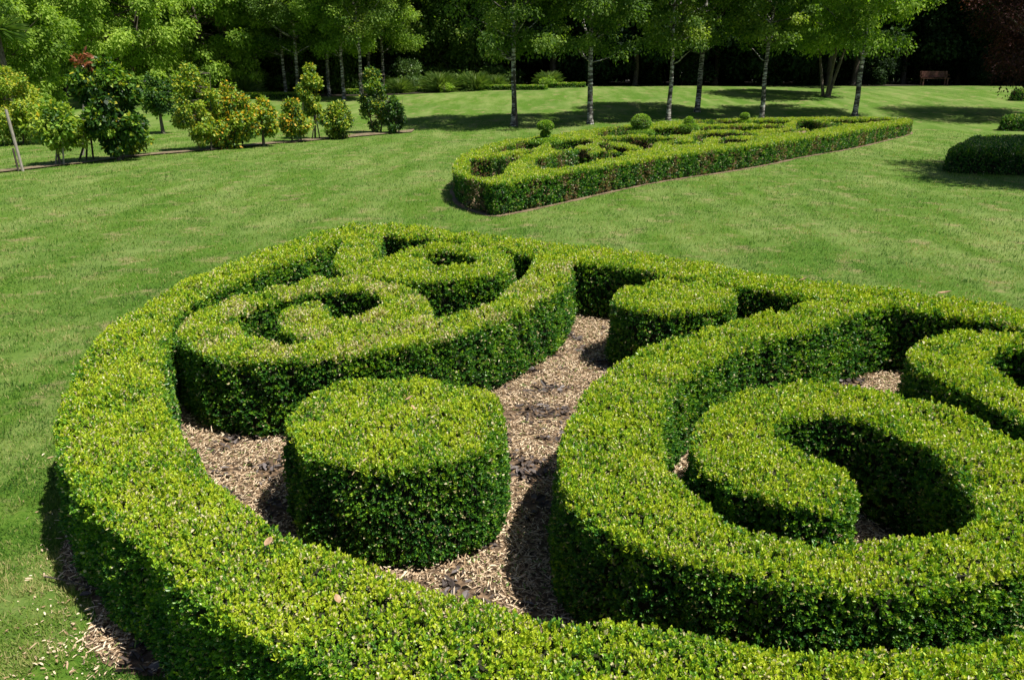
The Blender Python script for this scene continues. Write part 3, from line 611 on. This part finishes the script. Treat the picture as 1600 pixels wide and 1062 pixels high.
# spiky palm-like tree at the far left
def spiky(p, hz, label):
    root = empty('cabbage_tree', p); mt, mc = MB(), MB(); tube(mt, [(0, 0, -.2), (.03, 0, hz*.5), (0, 0, hz)], [.13, .1, .09]); n = 240
    d = randunit(n); d[:, 2] = np.abs(d[:, 2])*1.1-.45; d = unit(d)
    leaves(mc, np.tile([0, 0, hz], (n, 1))+d*.06, d, np.array([0, 0, 1.])+.2*randunit(n), rng.uniform(.75, 1.15, n), .055, np.clip(.5+.3*d[:, 2]+rng.normal(0, .15, n), 0, 1), True)
    mt.build('trunk', M['bole'], root, True); mc.build('crown', M['tuss'], root); tag(root, label, 'tree')
spiky(depth_at(8, 31), 3.55, 'spiky cabbage tree with sword leaves at the top left edge')

# the wood
rng = np.random.default_rng(2024)
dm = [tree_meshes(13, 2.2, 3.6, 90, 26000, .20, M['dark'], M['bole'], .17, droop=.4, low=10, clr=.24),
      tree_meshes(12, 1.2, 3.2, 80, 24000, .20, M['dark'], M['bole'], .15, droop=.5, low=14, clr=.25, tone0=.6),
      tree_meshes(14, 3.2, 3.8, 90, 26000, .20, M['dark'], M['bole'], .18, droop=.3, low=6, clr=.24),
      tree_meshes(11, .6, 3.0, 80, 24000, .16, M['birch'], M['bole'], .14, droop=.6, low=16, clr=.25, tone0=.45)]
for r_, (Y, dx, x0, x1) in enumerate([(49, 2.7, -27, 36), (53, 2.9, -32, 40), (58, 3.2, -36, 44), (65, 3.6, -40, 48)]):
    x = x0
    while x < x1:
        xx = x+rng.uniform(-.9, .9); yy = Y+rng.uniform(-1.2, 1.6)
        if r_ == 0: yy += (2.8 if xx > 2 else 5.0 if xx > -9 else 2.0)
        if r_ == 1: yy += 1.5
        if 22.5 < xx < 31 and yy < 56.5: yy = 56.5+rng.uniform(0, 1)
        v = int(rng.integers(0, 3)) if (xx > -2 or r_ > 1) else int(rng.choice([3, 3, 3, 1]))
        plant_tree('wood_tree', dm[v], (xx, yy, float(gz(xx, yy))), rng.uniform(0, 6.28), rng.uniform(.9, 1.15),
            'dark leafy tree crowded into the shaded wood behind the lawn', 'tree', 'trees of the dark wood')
        x += dx
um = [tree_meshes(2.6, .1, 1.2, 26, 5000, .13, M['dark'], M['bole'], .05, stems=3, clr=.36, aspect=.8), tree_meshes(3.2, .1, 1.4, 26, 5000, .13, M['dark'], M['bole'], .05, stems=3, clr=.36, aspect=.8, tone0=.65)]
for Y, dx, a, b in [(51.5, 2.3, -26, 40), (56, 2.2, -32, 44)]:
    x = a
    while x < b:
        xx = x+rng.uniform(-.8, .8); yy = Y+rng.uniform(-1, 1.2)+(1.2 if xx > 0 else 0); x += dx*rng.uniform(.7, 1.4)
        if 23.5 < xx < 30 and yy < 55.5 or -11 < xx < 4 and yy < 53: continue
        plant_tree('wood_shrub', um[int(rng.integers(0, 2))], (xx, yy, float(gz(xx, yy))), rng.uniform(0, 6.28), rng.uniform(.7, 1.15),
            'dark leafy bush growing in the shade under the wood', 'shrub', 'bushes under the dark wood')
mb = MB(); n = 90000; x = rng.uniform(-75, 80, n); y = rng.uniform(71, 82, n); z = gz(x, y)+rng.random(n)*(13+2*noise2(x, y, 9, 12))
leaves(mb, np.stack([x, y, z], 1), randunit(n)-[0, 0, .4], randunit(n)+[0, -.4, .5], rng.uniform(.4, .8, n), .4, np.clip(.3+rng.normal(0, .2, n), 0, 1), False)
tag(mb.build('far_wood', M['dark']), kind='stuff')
xs = np.arange(-110, 110, 1.0); T_ = np.linspace(0, 1, 40)
ed = np.interp(xs, [-110, -20, -6, 2, 14, 110], [47, 46, 46.5, 49.6, 50.2, 50])+.25*noise2(xs, xs*0, 5, 4)
Yq = ed[None]+(T_[:, None]**1.5)*(110-ed[None]); Xq = np.broadcast_to(xs, Yq.shape); m_ = len(xs); i = np.arange(39)[:, None]*m_; j = np.arange(m_-1)[None]
mb = MB(); mb.add(np.stack([Xq, Yq, gz(Xq, Yq)+.03], -1).reshape(-1, 3), np.stack([i+j, i+j+1, i+m_+j+1, i+m_+j], -1).reshape(-1, 4)); tag(mb.build('wood_floor', M['forestfloor'], smooth=True), kind='structure')  # dark sheet laid over the lawn to deepen the wood's shade

# ------------------------------------------------------------------ low clipped hedges and tussocks before the wood
def low_hedge(x0, y0, x1, y1, h, wd, label):
    a, b = ground(x0, y0), ground(x1, y1); z0 = (a[2]+b[2])/2-.03; d = unit(b[:2]-a[:2]); nrm = np.array([-d[1], d[0]])*wd
    P = np.array([a[:2], (a[:2]+b[:2])/2, b[:2], b[:2]+nrm, (a[:2]+b[:2])/2+nrm, a[:2]+nrm])
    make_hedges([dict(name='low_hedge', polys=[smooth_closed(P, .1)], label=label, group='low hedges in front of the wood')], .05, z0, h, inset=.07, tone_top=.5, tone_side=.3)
low_hedge(385, 155, 461, 155, .36, .8, 'low dark hedge under the far birch clump')
low_hedge(545, 149, 604, 147, .34, .6, 'low hedge just left of the round brownish bush')
low_hedge(610, 146, 687, 144, .36, .6, 'low hedge in front of the round brownish bush')
low_hedge(706, 143, 846, 141, .36, .6, 'longest low hedge, behind the leftmost lawn birch')
low_hedge(866, 138, 914, 137, .32, .6, 'short low hedge left of the leaning birch trunk')
def tussock(px, Y, h, rad, label, name='tussock_grass', m='tuss'):
    p = depth_at(px, Y); n = int(900*rad); mb = MB(); a = rng.uniform(0, 6.28, n); le = np.abs(rng.normal(0, .6, n))
    A = np.stack([np.cos(a)*np.sin(le), np.sin(a)*np.sin(le), np.cos(le)], 1); P = np.stack([np.cos(a), np.sin(a), 0*a], 1)*(rad*.3*rng.random(n))[:, None]
    N_ = np.stack([-np.cos(a)*np.cos(le), -np.sin(a)*np.cos(le), np.sin(le)], 1); L = h*rng.uniform(.6, 1.1, n)
    leaves(mb, P, A, N_, L*.7, .03, np.clip(rng.normal(.5, .2, n), 0, 1), True); A2 = unit(A+np.stack([np.cos(a), np.sin(a), -.5+0*a], 1)*.5)
    leaves(mb, P+A*(L*.6)[:, None], A2, N_, L*.55, .022, np.clip(rng.normal(.65, .2, n), 0, 1), True)
    o = mb.build(name, M[m]); o.location = p; tag(o, label, 'grass clump', 'tussocks before the wood')
tussock(378, 46, 1.1, 1.2, 'rounded grass tussock behind the largest orange shrub')
tussock(623, 47.8, .85, 1.0, 'arching grass tussock left of the tallest one, under the round brownish bush')
tussock(686, 47.8, 1.1, 1.2, 'tallest arching grass tussock behind the low hedge gap')
tussock(742, 47.8, 1.0, 1.1, 'arching grass tussock left of the leftmost lawn birch')
tussock(772, 48.2, .8, .9, 'small arching tussock right behind the leftmost lawn birch')
tussock(858, 48.6, .85, .9, 'leafy grass tussock between the two thick lawn birches')
def blob(name, px, Y, H, Rc, m, label, n=3000, L=.08, tone0=.5, zb=.05):
    return plant_tree(name, tree_meshes(H, zb, Rc, 22, n, L, M[m], M['bole'], .04, stems=3, clr=.38, aspect=.8, tone0=tone0, droop=.2), depth_at(px, Y), 0, 1, label, 'shrub')
blob('round_bush', 637, 49.3, 2.0, .85, 'tuss', 'round brownish green bush above the grass tussocks', tone0=.45)
blob('small_bush', 696, 47, .5, .4, 'lime', 'small bright green bush in the gap between low hedges', 1200)
blob('small_bush', 856, 47.5, .55, .45, 'lime', 'small bright green bush at the end of the longest low hedge', 1200)

# ------------------------------------------------------------------ shrub row
rng = np.random.default_rng(12)
def mpp(p): return (p[1]*math.cos(PITCH)-(p[2]-CAM_H)*math.sin(PITCH))/FPX
def shrub(name, px, py, xl, xr, yt, yb, label, tone0=.45, yel=.1, L=.075, n=4200, m='camellia', stems=1, rt=.035, egg=.8, ncl=40, clr=.37):
    p = ground(px, py); k = mpp(p); H = (py-yt)*k*.95; Rc = (xr-xl)/2*k; off = ((xl+xr)/2-px)*k
    ymax = 1.0 if name == 'orange_shrub' else .89
    me = tree_meshes(H, max(.03, (py-yb)*k), Rc*.88, ncl, int(n*1.8), L*.9, M[m], M['bole'], rt, stems=stems, clr=clr, aspect=.85, tone0=tone0, yel=yel*1.05, ymax=ymax, droop=.35, egg=egg, lean=off/max(H, .1)*.8)
    return plant_tree(name, me, p, 0, 1, label, 'shrub', 'shrubs planted in the staked row')
shrub('flowering_shrub', 28, 226, -22, 84, 108, 222, 'large rounded yellow tinged shrub behind the leaning stake', .6, .55, .08, 9000, stems=3)
shrub('young_tree', 95, 258, 50, 132, 162, 232, 'small bright green tree on a thin staked trunk right of the leaning stake', .66, .08, .10, 2600)
rs = shrub('camellia_shrub', 186, 251, 120, 226, 97, 236, 'tallest dark glossy shrub with reddish tip, held by stakes', .34, .12, .12, 7500, rt=.05, clr=.28)
tp = tree_meshes(.5, .02, .28, 8, 160, .12, M['red'], M['bole'], .012, clr=.5, aspect=.9)
o = link('red_tip', tp[1], rs); o.location = (-.42, 0, 2.05); o['label'] = 'reddish young leaves at the top'
shrub('young_shrub', 210, 243, 190, 236, 184, 238, 'little green shrub at the right foot of the tallest dark shrub', .55, .12, .07, 2000)
shrub('young_tree', 255, 209, 228, 277, 116, 184, 'thin dark tree with bare pale trunk between dark and orange shrubs', .3, .03, .08, 3600, rt=.07)
shrub('flowering_shrub', 322, 236, 275, 342, 106, 226, 'tall loose yellow green shrub on the left of the orange one', .58, .45, .075, 6000, stems=2, egg=.5)
shrub('orange_shrub', 358, 232, 312, 402, 136, 226, 'largest round shrub dotted with orange leaves', .45, .42, .085, 7500, stems=3)
shrub('orange_shrub', 412, 229, 391, 439, 150, 210, 'small orange tipped shrub on a single thick stem', .55, .38, .085, 2600, rt=.05)
shrub('orange_shrub', 464, 222, 440, 488, 155, 214, 'small round shrub with many orange leaves left of the cone', .42, .42, .085, 3200, stems=2)
shrub('conical_shrub', 492, 217, 473, 514, 101, 182, 'conical yellow topped shrub raised on tripod stakes', .55, .5, .08, 3400, egg=1.6, rt=.018)
shrub('low_shrub', 530, 217, 503, 554, 157, 214, 'round dark green shrub with yellowish top, right of the cone', .46, .35, .08, 3600, stems=2)
shrub('camellia_shrub', 590, 208, 563, 609, 110, 205, 'tall dark shrub with bronze tinge, left of the last row pair', .36, .2, .075, 4800, stems=2, egg=.9)
shrub('camellia_shrub', 617, 209, 602, 635, 149, 206, 'short very dark shrub ending the row at its right', .2, .02, .075, 2600, stems=2)
sp = [(-40, 274), (0, 270), (60, 263), (130, 256), (200, 246), (280, 239), (330, 235), (370, 230), (440, 224), (500, 219), (560, 213), (610, 209), (645, 206)]
A_ = np.array([ground(*q)[:2] for q in sp])
for q in (A_,):
    t = np.linspace(0, len(q)-1, 160); cx = np.interp(t, np.arange(len(q)), q[:, 0]); cy = np.interp(t, np.arange(len(q)), q[:, 1]); c = np.stack([cx, cy], 1)
    wd = .30+.14*noise2(cx, cy, 1.6, 33)
    sheet('planting_strip', np.concatenate([c+np.stack([0*wd, wd+.35], 1), (c-np.stack([0*wd, wd], 1))[::-1]]), .035, M['soilrow'])
def stake(px, py, px2, py2, r, label, m='stake', group=None):
    p = ground(px, py); d = ray(px2, py2); t = p[1]/d[1]; q = np.array([d[0]*t, p[1], CAM_H+d[2]*t]); v = q-p
    mb = MB(); tube(mb, [-.15*unit(v), v*.0, v*.5, v], r, 7); o = mb.build('garden_stake', M[m], None, False); o.location = p; tag(o, label, 'stake', group)
stake(36, 268, 9, 171, .032, 'tall leaning grey stake at the left end of the shrub row')
stake(29, 268, 20, 232, .022, 'thin dark prop at the foot of the tall leaning stake', 'darkstake')
for a, b in ((87, 258), (100, 259)): stake(a, b, a+(3 if a < 95 else -3), 215, .02, 'thin stake propping the small bright tree', 'stake', 'stakes of the small bright tree')
for a, b, c, d in ((124, 250, 133, 222), (135, 250, 136, 218), (146, 249, 142, 215)): stake(a, b, c, d, .024, 'dark stake standing left of the tallest dark shrub', 'darkstake', 'stakes left of the tallest dark shrub')
for a, b, c, d in ((178, 246, 180, 215), (192, 250, 190, 212)): stake(a, b, c, d, .022, 'dark stake under the tallest dark shrub', 'darkstake', 'stakes under the tallest dark shrub')
for a, b, c, d in ((488, 218, 492, 180), (500, 218, 493, 180), (493, 216, 493, 178)): stake(a, b, c, d, .02, 'dark tripod leg under the conical shrub', 'darkstake', 'tripod under the conical shrub')
stake(130, 243, 131, 124, .028, 'upright pale post behind the left side of the tallest dark shrub')
stake(808, 198, 803, 110, .04, 'straight dark stake against the leftmost lawn birch', 'darkstake')

# ------------------------------------------------------------------ right side: shaded hedges, copper tree, bench
def right_hedge(xl, yb, yt, Wd, Dp, slant, label):
    p = ground(xl, yb); h = (yb-yt)*mpp(p); x, y, z = p; q = x/y
    P = np.array([(x, y), (x+q*Dp*.5+.05, y+Dp*.5), (x+q*Dp+.25, y+Dp), (x+Wd*.5, y+Dp), (x+Wd, y+Dp), (x+Wd, y-slant), (x+Wd*.5, y-slant*.5)])
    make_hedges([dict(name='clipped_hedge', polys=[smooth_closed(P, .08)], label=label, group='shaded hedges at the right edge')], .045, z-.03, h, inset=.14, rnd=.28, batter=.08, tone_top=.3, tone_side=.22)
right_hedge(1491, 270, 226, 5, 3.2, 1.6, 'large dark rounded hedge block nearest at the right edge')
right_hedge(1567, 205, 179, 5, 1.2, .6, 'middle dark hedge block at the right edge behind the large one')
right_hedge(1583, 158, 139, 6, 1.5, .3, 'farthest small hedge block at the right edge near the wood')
plant_tree('copper_tree', tree_meshes(8.5, 1.9, 3.3, 110, 60000, .085, M['copper'], M['bole'], .2, droop=.5, low=14, clr=.25), depth_at(1630, 34), 0, 1, 'dark copper leaved tree overhanging the right edge', 'tree')
plant_tree('shade_tree', tree_meshes(10, 4.5, 3.6, 110, 100000, .14, M['birch'], M['bole'], .25, clr=.27), (16.2, 15.7, 0), 0, 1, 'tall tree just beyond the right edge shading the large dark hedge', 'tree')
def bench():
    p = depth_at(1462, 50.4); root = empty('park_bench', p, -.12); W = 1.6
    for k, z in enumerate((.56, .68, .80)):
        mb = MB(); box(mb, (0, .24+.03*k, z), (W, .03, .10)); mb.build('back_slat', M['bench'], root)
    for y in (-.18, -.06, .06, .18):
        mb = MB(); box(mb, (0, y, .44), (W, .10, .035)); mb.build('seat_slat', M['bench'], root)
    for sx in (-1, 1):
        for y, h in ((-.2, .43), (.22, .86)):
            mb = MB(); box(mb, (sx*(W/2-.1), y+.03, h/2-.02), (.07, .06, h+.04)); mb.build('leg', M['bench'], root)
        mb = MB(); box(mb, (sx*(W/2-.1), 0, .62), (.07, .46, .04)); mb.build('armrest', M['bench'], root)
    tag(root, 'reddish wooden bench standing in the shade of the wood', 'bench')
bench()

# ------------------------------------------------------------------ small things
def fallen_leaf(px, py, z, s, rz, label):
    mb = MB(); u = np.linspace(-1, 1, 7); V = []; F = []
    for a in u:
        wdt = .36*(1-a*a)**.7+.01
        for b in (-1, 0, 1): V.append((a*.5, b*wdt, .16*b*b*.9*wdt*2+.12*a*a))
    for i_ in range(6):
        for j_ in range(2): q = i_*3+j_; F.append([q, q+3, q+4, q+1])
    mb.add(np.array(V)*s*.8, F); o = mb.build('fallen_leaf', M['dryleaf'], None, True); p = at(px, py, z); o.location = p; o.rotation_euler = (rng.uniform(-.6, .6), rng.uniform(-.6, .6), rz); tag(o, label, 'leaf', 'dry leaves lying on the hedges')
fallen_leaf(640, 622, HH+.008, .055, .4, 'brown dry leaf lying on top of the large round drum, toward its back')
fallen_leaf(645, 637, HH+.008, .045, 2.0, 'paler dry leaf on the large round drum just below the brown one')
fallen_leaf(420, 846, HH+.008, .05, 1.1, 'pale curled leaf on the front border hedge below the left mulch patch')
fallen_leaf(527, 935, HH+.008, .04, 2.2, 'small pale leaf on the front border hedge nearest the bottom edge')
fallen_leaf(1255, 437, HH+.008, .09, .3, 'pink tan dry leaf on the back border right of the smaller drum')
fallen_leaf(1476, 458, HH+.015, .12, 2.6, 'large curled brown leaf on the back border at the right')
def twig(px, py, z, L, d, label, m='twig'):
    mb = MB(); d = unit(np.array(d, float)); tube(mb, [d*0, d*L*.5+np.array([0, 0, .008]), d*L], [.004, .0035, .002], 5); o = mb.build('dry_twig', M[m]); o.location = at(px, py, z); tag(o, label, 'twig', 'dry twigs lying about')
p = ground(1132, 262); mb = MB(); n = 16; a = rng.uniform(0, 6.28, n); A = np.stack([np.cos(a), np.sin(a), rng.uniform(.4, 1.6, n)], 1)
leaves(mb, np.zeros((n, 3)), A, np.stack([-np.cos(a)*.6, -np.sin(a)*.6, np.ones(n)], 1), rng.uniform(.18, .32, n), .10, rng.uniform(.6, .9, n), True)
o = mb.build('broadleaf_weed', M['lime']); o.location = p; tag(o, 'pale green broad leaved weed at the foot of the far parterre front hedge', 'weed')
twig(572, 716, HH+.0, .09, (-.5, -.4, -.5), 'pale twig stuck in the front rim of the large drum')
twig(800, 690, .03, .26, (.9, .4, .05), 'longest pale twig on the mulch right of the large drum')
twig(835, 655, .03, .22, (.9, -.2, .05), 'pale twig on dark bark pieces between the drum and large coil')
twig(70, 900, .02, .3, (.9, -.35, .05), 'dark stick on the grass in the front hedge shadow', 'darkstake')
